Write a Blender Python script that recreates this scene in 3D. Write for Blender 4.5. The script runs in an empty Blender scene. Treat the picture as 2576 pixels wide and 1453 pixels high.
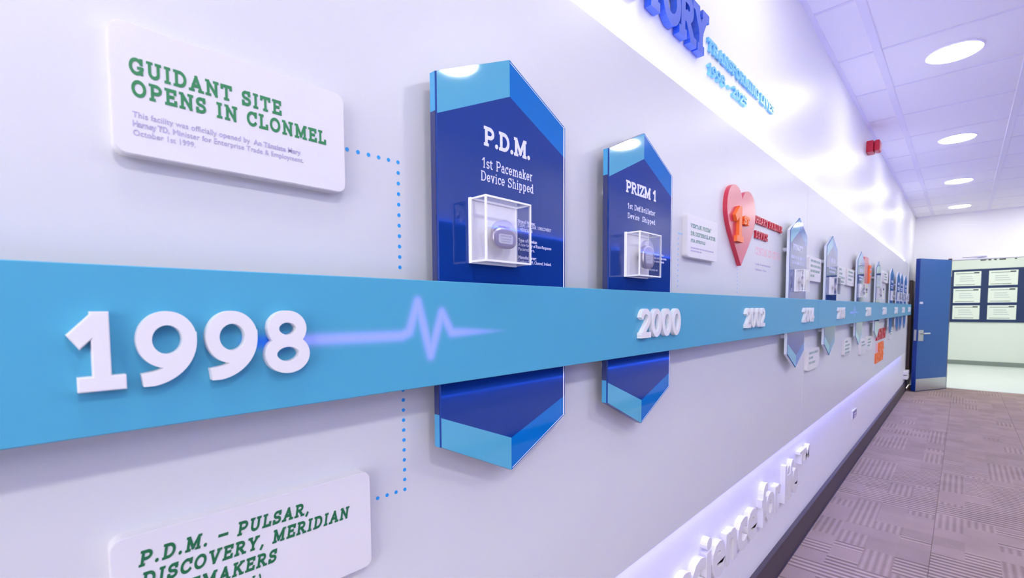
import bpy, bmesh, math, random
from mathutils import Vector, Matrix
from mathutils.geometry import delaunay_2d_cdt
random.seed(7)
SC = bpy.context.scene
COL = SC.collection
H = 1.24                      # eye height; wall measurements below are heights relative to the eye

def lin(r, g, b):
    f = lambda c: (c/255/12.92) if c/255 <= .04045 else ((c/255+.055)/1.055)**2.4
    return (f(r), f(g), f(b), 1.0)

# ------------------------------------------------------------------ camera
cam_d = bpy.data.cameras.new('camera')
cam = bpy.data.objects.new('camera', cam_d); COL.objects.link(cam)
F, YAW, PITCH, ROLL, CX, CY = 1179.888, 0.807502, -0.0568165, -0.0045964, 1293.348, 843.655
cy_, sy_ = math.cos(YAW), math.sin(YAW)
fw = Vector((sy_*math.cos(PITCH), cy_*math.cos(PITCH), math.sin(PITCH)))
rt = Vector((cy_, -sy_, 0)); up = rt.cross(fw)
r2 = rt*math.cos(ROLL)+up*math.sin(ROLL); u2 = -rt*math.sin(ROLL)+up*math.cos(ROLL)
cam.matrix_world = Matrix(((r2.x, u2.x, -fw.x, 0), (r2.y, u2.y, -fw.y, 0), (r2.z, u2.z, -fw.z, H), (0, 0, 0, 1)))
cam_d.sensor_fit = 'HORIZONTAL'; cam_d.sensor_width = 36
cam_d.lens = F/2576*36
cam_d.shift_x = (1288-CX)/2576; cam_d.shift_y = (CY-726.5)/2576
cam_d.clip_start = .02; cam_d.clip_end = 60
cam_d.dof.use_dof = True; cam_d.dof.focus_distance = 0.95; cam_d.dof.aperture_fstop = 8.0
SC.camera = cam

# ------------------------------------------------------------------ world, exposure, light levels
w = bpy.data.worlds.new('world'); SC.world = w; w.use_nodes = True
w.node_tree.nodes['Background'].inputs[0].default_value = (.96, .96, 1, 1)
w.node_tree.nodes['Background'].inputs[1].default_value = 7.0
SC.view_settings.view_transform = 'Standard'; SC.view_settings.look = 'None'
SC.view_settings.exposure = 0.0; SC.view_settings.gamma = 1; SC.view_settings.use_curve_mapping = False
LAMP = 38.0          # ceiling disc lamps
LED = 38.0           # blue strips behind the wall panel
LAMP2 = 120.0        # the brighter row nearer the opposite wall
FARLAMP = 11.0        # lamps in the room beyond the door
SC.cycles.max_bounces = 14; SC.cycles.diffuse_bounces = 9; SC.cycles.glossy_bounces = 4
SC.cycles.transmission_bounces = 6; SC.cycles.transparent_max_bounces = 12
SC.cycles.caustics_reflective = False; SC.cycles.caustics_refractive = False

# ------------------------------------------------------------------ materials
MATS = {}
def mat(name, col, rough=.5, metal=0, coat=0, emit=None, estr=0, spec=.5, bump=None, coat_rough=.03):
    m = bpy.data.materials.new(name); m.use_nodes = True; nt = m.node_tree
    b = nt.nodes['Principled BSDF']
    b.inputs['Base Color'].default_value = col; b.inputs['Roughness'].default_value = rough
    b.inputs['Metallic'].default_value = metal; b.inputs['Coat Weight'].default_value = coat
    b.inputs['Coat Roughness'].default_value = coat_rough
    b.inputs['Specular IOR Level'].default_value = spec
    if emit:
        b.inputs['Emission Color'].default_value = emit; b.inputs['Emission Strength'].default_value = estr
    # small procedural variation so that no surface is perfectly even
    tc = nt.nodes.new('ShaderNodeTexCoord'); nz = nt.nodes.new('ShaderNodeTexNoise')
    nz.inputs['Scale'].default_value = (bump[0] if bump else 9); nz.inputs['Detail'].default_value = 2
    nt.links.new(tc.outputs['Object'], nz.inputs['Vector'])
    if bump:
        bp = nt.nodes.new('ShaderNodeBump'); bp.inputs['Strength'].default_value = bump[1]
        bp.inputs['Distance'].default_value = .002
        nt.links.new(nz.outputs['Fac'], bp.inputs['Height']); nt.links.new(bp.outputs['Normal'], b.inputs['Normal'])
    elif not emit:
        mr = nt.nodes.new('ShaderNodeMapRange')
        mr.inputs['To Min'].default_value = max(0, rough-.02); mr.inputs['To Max'].default_value = rough+.02
        nt.links.new(nz.outputs['Fac'], mr.inputs['Value']); nt.links.new(mr.outputs['Result'], b.inputs['Roughness'])
    MATS[name] = m
    return m

M_WALL = mat('wall_paint', lin(240, 239, 240), .36, spec=.4, bump=(3, .02))
M_PANEL = mat('panel_white', lin(212, 212, 213), .34, spec=.38)
M_BAND = mat('band_blue', lin(78, 162, 192), .36, spec=.35, bump=(900, .03))
M_WHITE = mat('letter_white', lin(226, 223, 224), .4)
M_BOARD = mat('board_white', lin(222, 219, 220), .33)
M_NAVY = mat('acrylic_navy', lin(14, 54, 134), .05, spec=.42)
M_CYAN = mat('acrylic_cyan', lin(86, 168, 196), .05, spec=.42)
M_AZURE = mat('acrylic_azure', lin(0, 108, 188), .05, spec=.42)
M_SIDEC = mat('acrylic_side_cyan', lin(46, 150, 200), .08, coat=1)
M_SIDEN = mat('acrylic_side_navy', lin(4, 26, 96), .08, coat=1)
M_SIDEREFL = mat('acrylic_side_painted_reflection', lin(205, 214, 228), .06, coat=1)  # pale colour stands in for light reflected inside the far plaques' clear sides
M_GLINT = mat('acrylic_painted_glint', lin(246, 246, 252), .35, coat=.2)  # near-white colour standing in for the glint of a bevel
M_FROST = mat('acrylic_bonded_edge', lin(243, 243, 248), .3)
M_BACK = mat('box_back_white', lin(252, 251, 252), .5)
M_STAND = mat('standoff', lin(215, 215, 230), .35)
M_TEXTW = mat('print_white', lin(222, 222, 246), .35)
M_GREEN = mat('print_green', lin(40, 128, 74), .45)
M_GREEN2 = mat('print_dark_green', lin(24, 104, 62), .45)
M_GREYG = mat('print_grey_green', lin(110, 150, 140), .45)
M_GREY = mat('print_grey', lin(176, 170, 200), .5)
M_DOT = mat('print_sky_blue', lin(36, 156, 232), .45)
M_DOTL = mat('print_pale_blue', lin(150, 196, 236), .45)
M_RED = mat('heart_red', lin(198, 44, 70), .3, coat=.3, coat_rough=.2)
M_REDL = mat('letter_red', lin(190, 20, 52), .35)
M_PINK = mat('print_pink', lin(238, 178, 190), .45)
M_ORANGE = mat('letter_orange', lin(244, 120, 50), .4)
M_BLUEL = mat('letter_blue', lin(48, 92, 200), .3, coat=.6, coat_rough=.15)
M_SKYL = mat('letter_sky', lin(124, 196, 230), .35)
M_CEIL = mat('ceiling_tile', lin(248, 247, 250), .9, bump=(260, .25), spec=.2)
M_TEE = mat('ceiling_tee', lin(236, 234, 246), .5)
M_SKIRT = mat('skirting_dark', lin(76, 64, 70), .6, bump=(120, .3))
M_BEAD = mat('skirting_bead', lin(60, 48, 74), .4)
M_DOOR = mat('door_blue', lin(0, 84, 156), .38, bump=(60, .04), spec=.5)
M_DOOREDGE = mat('door_edge_blue', lin(0, 50, 140), .4)
M_STEEL = mat('brushed_steel', lin(190, 192, 196), .3, metal=.85)
M_ALARM = mat('alarm_red', lin(196, 20, 52), .35)
M_BROWN = mat('dark_brown', lin(76, 46, 36), .4, bump=(40, .2))
M_FARW = mat('far_wall', lin(221, 226, 220), .6)
M_FARF = mat('far_floor', lin(222, 228, 224), .3)
M_FARS = mat('far_skirting', lin(128, 138, 134), .5)
M_NBOARD = mat('notice_navy', lin(18, 42, 92), .5)
M_PAPER = mat('certificate_paper', lin(224, 229, 222), .5)
M_INK = mat('certificate_ink', lin(60, 78, 88), .6)
M_INK2 = mat('certificate_faint_ink', lin(180, 190, 194), .6)
M_BLACK = mat('lettering_black', lin(40, 50, 54), .5)
M_DARKP = mat('display_dark', lin(14, 20, 48), .3)
M_TITAN = mat('titanium', lin(196, 188, 196), .28, metal=.7)
M_GOLD = mat('gold_contact', lin(190, 150, 90), .3, metal=.8)
M_SOCK = mat('socket_grey', lin(120, 112, 150), .4)
M_LAMP = mat('lamp_diffuser', (1, 1, 1, 1), .4, emit=(1, 1, .93, 1), estr=LAMP)
M_LAMP2 = mat('lamp_diffuser_bright', (1, 1, 1, 1), .4, emit=(1, 1, .93, 1), estr=LAMP2)
M_FLAMP = mat('far_lamp_diffuser', (1, 1, 1, 1), .4, emit=(1, 1, .98, 1), estr=FARLAMP)
M_LED = mat('led_strip', (.1, .1, .6, 1), .4, emit=(.24, .26, 1, 1), estr=LED)
M_LEDO = mat('led_strip_blue', (.1, .1, .6, 1), .4, emit=(.01, .07, 1, 1), estr=24)
M_LEDE = mat('edge_light_blue', (.1, .1, .6, 1), .4, emit=(.02, .1, 1, 1), estr=20)
M_LEDTOP = mat('led_strip_top', (.3, .3, .6, 1), .4, emit=(.40, .44, 1, 1), estr=31)
M_LEDW = mat('led_end_white', (1, 1, 1, 1), .4, emit=(.6, .75, 1, 1), estr=25)

def clear_mat(name, tint, refl):
    m = bpy.data.materials.new(name); m.use_nodes = True; nt = m.node_tree
    for n in list(nt.nodes): nt.nodes.remove(n)
    o = nt.nodes.new('ShaderNodeOutputMaterial'); mx = nt.nodes.new('ShaderNodeMixShader')
    t = nt.nodes.new('ShaderNodeBsdfTransparent'); g = nt.nodes.new('ShaderNodeBsdfGlossy')
    t.inputs[0].default_value = tint; g.inputs['Roughness'].default_value = .03
    lw = nt.nodes.new('ShaderNodeLayerWeight'); lw.inputs['Blend'].default_value = .5
    pw = nt.nodes.new('ShaderNodeMath'); pw.operation = 'POWER'; pw.inputs[1].default_value = 5
    ma = nt.nodes.new('ShaderNodeMath'); ma.operation = 'MULTIPLY_ADD'; ma.inputs[1].default_value = .9; ma.inputs[2].default_value = refl
    nt.links.new(lw.outputs['Facing'], pw.inputs[0]); nt.links.new(pw.outputs[0], ma.inputs[0])
    nt.links.new(ma.outputs[0], mx.inputs[0]); nt.links.new(t.outputs[0], mx.inputs[1])
    nt.links.new(g.outputs[0], mx.inputs[2]); nt.links.new(mx.outputs[0], o.inputs[0])
    return m
M_GLASS = clear_mat('clear_acrylic', (.975, .975, .985, 1), .05)
M_RESIN = clear_mat('clear_resin', (.90, .88, .92, 1), .22)

def pulse_mat():
    m = bpy.data.materials.new('pulse_print'); m.use_nodes = True; nt = m.node_tree
    b = nt.nodes['Principled BSDF']; b.inputs['Roughness'].default_value = .36; b.inputs['Specular IOR Level'].default_value = .35
    at = nt.nodes.new('ShaderNodeAttribute'); at.attribute_name = 'ink'
    ac = nt.nodes.new('ShaderNodeAttribute'); ac.attribute_name = 'tone'
    mc = nt.nodes.new('ShaderNodeMix'); mc.data_type = 'RGBA'
    mc.inputs[6].default_value = lin(160, 178, 255); mc.inputs[7].default_value = lin(40, 120, 236)
    nt.links.new(ac.outputs['Fac'], mc.inputs[0])
    m2 = nt.nodes.new('ShaderNodeMix'); m2.data_type = 'RGBA'; m2.inputs[6].default_value = lin(78, 162, 192)
    nt.links.new(at.outputs['Fac'], m2.inputs[0]); nt.links.new(mc.outputs[2], m2.inputs[7])
    nt.links.new(m2.outputs[2], b.inputs['Base Color'])
    return m
M_PULSE = pulse_mat()

def carpet_mat():
    m = bpy.data.materials.new('carpet'); m.use_nodes = True; nt = m.node_tree; N = nt.nodes; L = nt.links
    b = N['Principled BSDF']; b.inputs['Roughness'].default_value = .95; b.inputs['Specular IOR Level'].default_value = .1
    geo = N.new('ShaderNodeNewGeometry')
    def math_(op, a, b_=None, c=None):
        n = N.new('ShaderNodeMath'); n.operation = op
        for i, v in enumerate((a, b_, c)):
            if v is None: continue
            if isinstance(v, (int, float)): n.inputs[i].default_value = v
            else: L.new(v, n.inputs[i])
        return n.outputs[0]
    sp = N.new('ShaderNodeSeparateXYZ'); L.new(geo.outputs['Position'], sp.inputs[0])
    X, Y = sp.outputs[0], sp.outputs[1]
    def cell(s, ox, oy, s2=None):
        cx = math_('FLOOR', math_('DIVIDE', math_('ADD', X, ox), s)); cyy = math_('FLOOR', math_('DIVIDE', math_('ADD', Y, oy), s2 or s))
        cb = N.new('ShaderNodeCombineXYZ'); L.new(cx, cb.inputs[0]); L.new(cyy, cb.inputs[1])
        wn = N.new('ShaderNodeTexWhiteNoise'); wn.noise_dimensions = '2D'; L.new(cb.outputs[0], wn.inputs['Vector'])
        return wn.outputs['Value']
    r1 = cell(.25, .05, .05, .125); r2_ = cell(.5, .25, .175, .25); r3 = cell(.125, .0, .05, .125)
    sx = math_('SINE', math_('MULTIPLY', X, 2*math.pi/.036)); sy = math_('MULTIPLY', math_('SINE', math_('MULTIPLY', Y, 2*math.pi/.030)), .45)
    # stripe mode: big cell picks, small cell may override
    pick = math_('ADD', math_('MULTIPLY', r1, .35), math_('MULTIPLY', r2_, .65))
    isx = math_('GREATER_THAN', pick, .42)
    isy = math_('LESS_THAN', pick, .36)
    plain = math_('GREATER_THAN', r3, .84)
    amp = math_('SUBTRACT', 1.0, plain)
    stripe = math_('MULTIPLY', amp, math_('ADD', math_('MULTIPLY', isx, sx), math_('MULTIPLY', isy, sy)))
    nz = N.new('ShaderNodeTexNoise'); nz.inputs['Scale'].default_value = 420; nz.inputs['Detail'].default_value = 3
    L.new(geo.outputs['Position'], nz.inputs['Vector'])
    nb = N.new('ShaderNodeTexNoise'); nb.inputs['Scale'].default_value = 5; L.new(geo.outputs['Position'], nb.inputs['Vector'])
    # colour: mottled grey brown with darker grooves
    v = math_('ADD', math_('MULTIPLY', stripe, .26), math_('ADD', math_('MULTIPLY', math_('SUBTRACT', nz.outputs['Fac'], .5), .9), .5))
    v = math_('ADD', v, math_('MULTIPLY', math_('SUBTRACT', r3, .5), .09))
    v = math_('ADD', v, math_('MULTIPLY', math_('SUBTRACT', nb.outputs['Fac'], .5), .25))
    cr = N.new('ShaderNodeValToRGB'); cr.color_ramp.elements[0].color = lin(108, 94, 92); cr.color_ramp.elements[1].color = lin(200, 176, 170)
    cr.color_ramp.elements[0].position = .1; cr.color_ramp.elements[1].position = .9
    L.new(v, cr.inputs[0]); L.new(cr.outputs[0], b.inputs['Base Color'])
    bp = N.new('ShaderNodeBump'); bp.inputs['Strength'].default_value = .6; bp.inputs['Distance'].default_value = .003
    hgt = math_('ADD', stripe, math_('MULTIPLY', nz.outputs['Fac'], 1.2))
    L.new(hgt, bp.inputs['Height']); L.new(bp.outputs['Normal'], b.inputs['Normal'])
    return m
M_CARPET = carpet_mat()

# ------------------------------------------------------------------ object helpers
def new_obj(name, me, m=None, parent=None, loc=(0, 0, 0)):
    o = bpy.data.objects.new(name, me); COL.objects.link(o)
    if m is not None and me is not None and not me.materials: me.materials.append(m)
    if parent is not None: o.parent = parent
    o.location = loc
    return o
def empty(name, loc=(0, 0, 0), rz=0):
    o = bpy.data.objects.new(name, None); COL.objects.link(o); o.location = loc; o.rotation_euler = (0, 0, rz)
    o.empty_display_size = .05
    return o
def tag(o, label=None, cat=None, group=None, kind=None):
    if label: o['label'] = label
    if cat: o['category'] = cat
    if group: o['group'] = group
    if kind: o['kind'] = kind
    return o
def mesh_from(name, verts, faces, smooth=False):
    me = bpy.data.meshes.new(name); me.from_pydata([tuple(v) for v in verts], [], faces); me.update()
    if smooth:
        for p in me.polygons: p.use_smooth = True
    return me
def box_mesh(name, x0, x1, y0, y1, z0, z1, bev=0, seg=1):
    bm = bmesh.new()
    bmesh.ops.create_cube(bm, size=1)
    for v in bm.verts:
        v.co = Vector(((x0+x1)/2+v.co.x*(x1-x0), (y0+y1)/2+v.co.y*(y1-y0), (z0+z1)/2+v.co.z*(z1-z0)))
    if bev: bmesh.ops.bevel(bm, geom=bm.edges[:], offset=bev, segments=seg, affect='EDGES', profile=.5)
    me = bpy.data.meshes.new(name); bm.to_mesh(me); bm.free(); return me
def box(name, x0, x1, y0, y1, z0, z1, m, parent=None, bev=0, seg=1):
    return new_obj(name, box_mesh(name, x0, x1, y0, y1, z0, z1, bev, seg), m, parent)
def cyl_mesh(name, c, r, axis, length, n=20, r2=None, bev=0):
    bm = bmesh.new()
    bmesh.ops.create_cone(bm, cap_ends=True, segments=n, radius1=r, radius2=r if r2 is None else r2, depth=length)
    if bev: bmesh.ops.bevel(bm, geom=[e for e in bm.edges if e.calc_face_angle(0) > 1], offset=bev, segments=2, affect='EDGES')
    R = {'x': Matrix.Rotation(math.pi/2, 4, 'Y'), 'y': Matrix.Rotation(math.pi/2, 4, 'X'), 'z': Matrix.Identity(4)}[axis]
    bm.transform(Matrix.Translation(c) @ R)
    me = bpy.data.meshes.new(name); bm.to_mesh(me); bm.free(); return me
def prism(name, pts, faces, yf, yb, bev=0, smooth_side=False):
    """2D outline faces in (x, z) -> solid between y=yf (front, towards the room) and y=yb."""
    n = len(pts); V = [(p[0], yf, p[1]) for p in pts]+[(p[0], yb, p[1]) for p in pts]
    Fc = []; cnt = {}
    for f in faces:
        a = sum(pts[f[i]][0]*pts[f[(i+1) % len(f)]][1]-pts[f[(i+1) % len(f)]][0]*pts[f[i]][1] for i in range(len(f)))
        if a < 0: f = list(reversed(f))
        f = list(f); Fc.append(f); Fc.append([i+n for i in reversed(f)])
        for i in range(len(f)):
            e = (f[i], f[(i+1) % len(f)]); cnt[e] = 1
    for (a, b) in list(cnt):
        if (b, a) not in cnt: Fc.append([b, a, a+n, b+n])
    me = mesh_from(name, V, Fc)
    return me
def rrect(x0, x1, z0, z1, r, n=8):
    P = []
    for cx, cz, a0 in ((x1-r, z1-r, 0), (x0+r, z1-r, 90), (x0+r, z0+r, 180), (x1-r, z0+r, 270)):
        for i in range(n+1):
            a = math.radians(a0+90*i/n); P.append((cx+r*math.cos(a), cz+r*math.sin(a)))
    return P
def bevel_front(me, off):
    bm = bmesh.new(); bm.from_mesh(me); bmesh.ops.recalc_face_normals(bm, faces=bm.faces)
    yf = min(v.co.y for v in bm.verts)
    ed = [e for e in bm.edges if all(abs(v.co.y-yf) < 1e-6 for v in e.verts) and len(e.link_faces) == 2 and e.calc_face_angle(0) > .5]
    bmesh.ops.bevel(bm, geom=ed, offset=off, segments=2, affect='EDGES', clamp_overlap=True)
    bm.to_mesh(me); bm.free(); return me

# ------------------------------------------------------------------ slab serif lettering built from strokes
def arc(cx, cy, rx, ry, a0, a1, n=14):
    return [(cx+rx*math.cos(math.radians(a0+(a1-a0)*i/n)), cy+ry*math.sin(math.radians(a0+(a1-a0)*i/n))) for i in range(n+1)]
# glyph = (width, [strokes], [serifs (x, y, left, right)]); y: 0..1 height of the letter body
def G(Wd, strokes, serifs=()): return (Wd, strokes, serifs)
UP = {
 'A': G(.98, [[(.16, 0), (.49, 1)], [(.82, 0), (.49, 1)], [(.27, .33), (.71, .33)]], [(.15, 0, 1, 1), (.83, 0, 1, 1)]),
 'B': G(.82, [[(.2, 0), (.2, 1)], [(.2, 1), (.42, 1)]+arc(.42, .77, .24, .23, 90, -90)+[(.2, .54)], [(.2, .54), (.44, .54)]+arc(.44, .27, .28, .27, 90, -90)+[(.2, 0)]], [(.2, 0, 1, 0), (.2, 1, 1, 0)]),
 'C': G(.84, [arc(.46, .5, .36, .5, 42, 318, 26), [(.76, .99), (.76, .74)]], []),
 'D': G(.92, [[(.2, 0), (.2, 1)], [(.2, 1), (.42, 1)]+arc(.42, .5, .38, .5, 90, -90, 20)+[(.2, 0)]], [(.2, 0, 1, 0), (.2, 1, 1, 0)]),
 'E': G(.8, [[(.2, 0), (.2, 1)], [(.2, 1), (.7, 1)], [(.2, .52), (.55, .52)], [(.2, 0), (.73, 0)], [(.7, 1), (.7, .84)], [(.73, 0), (.73, .18)]], [(.2, 0, 1, 0), (.2, 1, 1, 0)]),
 'F': G(.77, [[(.2, 0), (.2, 1)], [(.2, 1), (.7, 1)], [(.2, .5), (.55, .5)], [(.7, 1), (.7, .84)]], [(.2, 0, 1, 1), (.2, 1, 1, 0)]),
 'G': G(.92, [arc(.46, .5, .36, .5, 42, 330, 26), [(.78, 1), (.78, .76)], [(.78, .42), (.78, .05)]], [(.72, .42, 1, 1)]),
 'H': G(1.0, [[(.2, 0), (.2, 1)], [(.8, 0), (.8, 1)], [(.2, .52), (.8, .52)]], [(.2, 0, 1, 1), (.2, 1, 1, 1), (.8, 0, 1, 1), (.8, 1, 1, 1)]),
 'I': G(.44, [[(.22, 0), (.22, 1)]], [(.22, 0, 1, 1), (.22, 1, 1, 1)]),
 'K': G(.94, [[(.2, 0), (.2, 1)], [(.28, .48), (.76, 1)], [(.42, .6), (.78, 0)]], [(.2, 0, 1, 1), (.2, 1, 1, 1), (.76, 1, 1, 1), (.8, 0, 1, 1)]),
 'L': G(.76, [[(.2, 0), (.2, 1)], [(.2, 0), (.69, 0)], [(.69, 0), (.69, .22)]], [(.2, 0, 1, 0), (.2, 1, 1, 1)]),
 'M': G(1.16, [[(.2, 0), (.2, 1)], [(.96, 0), (.96, 1)], [(.22, 1), (.58, .12)], [(.94, 1), (.58, .12)]], [(.2, 0, 1, 1), (.2, 1, 1, 0), (.96, 0, 1, 1), (.96, 1, 0, 1)]),
 'N': G(.98, [[(.2, 0), (.2, 1)], [(.8, 0), (.8, 1)], [(.2, 1), (.8, 0)]], [(.2, 0, 1, 1), (.2, 1, 1, 0), (.8, 1, 1, 1)]),
 'O': G(.94, [arc(.47, .5, .37, .5, 0, 360, 36)], []),
 'P': G(.84, [[(.2, 0), (.2, 1)], [(.2, 1), (.46, 1)]+arc(.46, .72, .28, .28, 90, -90)+[(.2, .44)]], [(.2, 0, 1, 1), (.2, 1, 1, 0)]),
 'R': G(.92, [[(.2, 0), (.2, 1)], [(.2, 1), (.44, 1)]+arc(.44, .74, .27, .26, 90, -90)+[(.2, .48)], [(.44, .48), (.76, 0)]], [(.2, 0, 1, 1), (.2, 1, 1, 0), (.8, 0, .6, 1)]),
 'S': G(.74, [arc(.37, .75, .26, .25, 25, 270, 18)+arc(.37, .25, .28, .25, 90, -155, 18), [(.61, 1), (.61, .8)], [(.11, 0), (.11, .2)]], []),
 'T': G(.86, [[(.43, 0), (.43, 1)], [(.08, 1), (.78, 1)], [(.08, 1), (.08, .84)], [(.78, 1), (.78, .84)]], [(.43, 0, 1, 1)]),
 'U': G(.96, [[(.2, 1), (.2, .34)]+arc(.48, .34, .28, .34, 180, 360)+[(.76, 1)]], [(.2, 1, 1, 1), (.76, 1, 1, 1)]),
 'V': G(.96, [[(.17, 1), (.48, 0)], [(.79, 1), (.48, 0)]], [(.16, 1, 1, 1), (.8, 1, 1, 1)]),
 'W': G(1.3, [[(.17, 1), (.4, 0)], [(.65, 1), (.4, 0)], [(.65, 1), (.9, 0)], [(1.13, 1), (.9, 0)]], [(.16, 1, 1, 1), (1.14, 1, 1, 1)]),
 'Y': G(.94, [[(.17, 1), (.47, .45)], [(.77, 1), (.47, .45)], [(.47, .45), (.47, 0)]], [(.16, 1, 1, 1), (.78, 1, 1, 1), (.47, 0, 1, 1)]),
 'Z': G(.8, [[(.12, 1), (.7, 1)], [(.7, 1), (.1, 0)], [(.1, 0), (.72, 0)], [(.12, 1), (.12, .84)], [(.72, 0), (.72, .18)]], []),
 '0': G(.8, [arc(.4, .5, .3, .5, 0, 360, 36)], []),
 '1': G(.62, [[(.34, 0), (.34, 1)], [(.275, .965), (.09, .76)]], [(.34, 0, 1.2, 1.2)]),
 '2': G(.76, [arc(.37, .70, .28, .30, 160, -25, 18)+[(.12, 0)], [(.1, 0), (.68, 0)]], []),
 '3': G(.74, [arc(.35, .75, .26, .25, 150, -90, 16)+arc(.35, .25, .29, .25, 90, -150, 16)], []),
 '4': G(.84, [[(.55, 0), (.55, 1)], [(.55, 1), (.06, .28)], [(.06, .28), (.78, .28)]], []),
 '5': G(.76, [[(.66, 1), (.16, 1)], [(.18, 1), (.14, .58)], [(.14, .58)]+arc(.36, .31, .30, .31, 110, -145, 18)], []),
 '6': G(.78, [arc(.39, .36, .29, .36, 0, 360, 28), arc(.68, .38, .58, .63, 180, 96, 12)], []),
 '7': G(.74, [[(.08, 1), (.68, 1)], [(.68, 1), (.26, 0)]], []),
 '8': G(.8, [arc(.4, .76, .25, .24, 0, 360, 26), arc(.4, .26, .30, .26, 0, 360, 26)], []),
 '9': G(.78, [arc(.39, .64, .29, .36, 0, 360, 28), [(.68, .64)]+arc(.10, .62, .58, .63, 0, -84, 14)], []),
 '.': G(.34, [[(.17, 0), (.1701, 0)]], []), ',': G(.34, [[(.2, .02), (.12, -.2)]], []),
 '-': G(.5, [[(.1, .42), (.4, .42)]], []), '\u2013': G(.8, [[(.1, .42), (.7, .42)]], []),
 '(': G(.42, [arc(.62, .5, .42, .62, 130, 230, 10)], []), ')': G(.42, [arc(-.2, .5, .42, .62, 50, -50, 10)], []),
 ' ': G(.42, [], []),
}
def LW(Wd, s, f=()): return (Wd, s, f)
# lowercase: body y 0..1 is the x-height, 1..2 the ascender, -1..0 the descender
LO = {
 'a': LW(.62, [[(.46, 0), (.46, .62)]+arc(.29, .62, .17, .38, 0, 150, 10), arc(.27, .3, .19, .3, 70, 290, 12)+[(.46, .14)], [(.27, .58), (.46, .58)]], [(.5, 0, 0, 1)]),
 'b': LW(.68, [[(.17, 0), (.17, 2)], arc(.34, .5, .2, .5, 160, -160, 20)], [(.17, 2, 1, 0)]),
 'c': LW(.56, [arc(.3, .5, .21, .5, 50, 310, 18), [(.47, 1), (.47, .78)]], []),
 'd': LW(.7, [[(.48, 0), (.48, 2)], arc(.3, .5, .2, .5, 20, 340, 20)], [(.48, 2, 1, 0), (.52, 0, 0, 1)]),
 'e': LW(.6, [arc(.3, .5, .21, .5, 0, 315, 20), [(.09, .5), (.5, .5)]], []),
 'f': LW(.46, [[(.2, 0), (.2, 1.3)]+arc(.36, 1.3, .16, .7, 180, 80, 8), [(.06, 1), (.38, 1)]], [(.2, 0, 1, 1)]),
 'g': LW(.66, [arc(.3, .5, .2, .5, 20, 340, 20), [(.5, 1), (.5, -.4)]+arc(.3, -.4, .2, .6, 0, -150, 8)], []),
 'h': LW(.74, [[(.17, 0), (.17, 2)], arc(.36, .55, .19, .45, 165, 0, 10)+[(.55, 0)]], [(.17, 2, 1, 0), (.17, 0, 1, 1), (.55, 0, 1, 1)]),
 'i': LW(.38, [[(.19, 0), (.19, 1)], [(.19, 1.85), (.1901, 1.85)]], [(.19, 0, 1, 1), (.19, 1, 1, 0)]),
 'k': LW(.7, [[(.17, 0), (.17, 2)], [(.22, .45), (.55, 1)], [(.3, .6), (.56, 0)]], [(.17, 2, 1, 0), (.17, 0, 1, 1), (.54, 1, 1, 1), (.58, 0, 1, 1)]),
 'l': LW(.38, [[(.19, 0), (.19, 2)]], [(.19, 0, 1, 1), (.19, 2, 1, 0)]),
 'm': LW(1.08, [[(.17, 0), (.17, 1)], arc(.34, .55, .17, .45, 165, 0, 10)+[(.51, 0)], arc(.7, .55, .18, .45, 165, 0, 10)+[(.88, 0)]], [(.17, 1, 1, 0), (.17, 0, 1, 1), (.51, 0, 1, 1), (.88, 0, 1, 1)]),
 'n': LW(.74, [[(.17, 0), (.17, 1)], arc(.36, .55, .19, .45, 165, 0, 10)+[(.55, 0)]], [(.17, 1, 1, 0), (.17, 0, 1, 1), (.55, 0, 1, 1)]),
 'o': LW(.64, [arc(.32, .5, .22, .5, 0, 360, 28)], []),
 'p': LW(.68, [[(.17, 1), (.17, -1)], arc(.34, .5, .2, .5, 160, -160, 20)], [(.17, 1, 1, 0), (.17, -1, 1, 1)]),
 'r': LW(.52, [[(.17, 0), (.17, 1)], arc(.38, .5, .21, .5, 170, 75, 8)], [(.17, 1, 1, 0), (.17, 0, 1, 1)]),
 's': LW(.52, [arc(.26, .75, .16, .25, 30, 270, 12)+arc(.26, .25, .18, .25, 90, -150, 12)], []),
 't': LW(.46, [[(.18, 1.5), (.18, .35)]+arc(.33, .35, .15, .35, 180, 290, 8), [(.04, 1), (.38, 1)]], []),
 'u': LW(.72, [[(.17, 1), (.17, .4)]+arc(.34, .4, .17, .4, 180, 340, 8), [(.53, 0), (.53, 1)]], [(.17, 1, 1, 0), (.53, 1, 1, 0), (.56, 0, 0, 1)]),
 'v': LW(.66, [[(.13, 1), (.33, 0)], [(.53, 1), (.33, 0)]], [(.13, 1, 1, 1), (.53, 1, 1, 1)]),
 'y': LW(.66, [[(.13, 1), (.33, 0)], [(.55, 1), (.22, -1)]], [(.13, 1, 1, 1), (.53, 1, 1, 1)]),
}
def clip_poly(P, lo, hi):
    for s, lim in ((1, lo), (-1, -hi)):
        out = []
        for i in range(len(P)):
            a, b = P[i], P[(i+1) % len(P)]; da, db = s*a[1]-lim, s*b[1]-lim
            if da >= 0: out.append(a)
            if (da >= 0) != (db >= 0):
                t = da/(da-db); out.append((a[0]+(b[0]-a[0])*t, a[1]+(b[1]-a[1])*t))
        P = out
        if len(P) < 3: return []
    return P
def union(polys):
    vs, fs = [], []
    for P in polys:
        if len(P) < 3: continue
        a = sum(P[i][0]*P[(i+1) % len(P)][1]-P[(i+1) % len(P)][0]*P[i][1] for i in range(len(P)))
        if abs(a) < 1e-9: continue
        if a < 0: P = P[::-1]
        k = len(vs); vs += [Vector(p) for p in P]; fs.append(list(range(k, k+len(P))))
    v, e, f, ov, oe, of = delaunay_2d_cdt(vs, [], fs, 1, 1e-5)
    return [tuple(p) for p in v], [list(t) for t, o in zip(f, of) if o]
GC = {}
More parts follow.
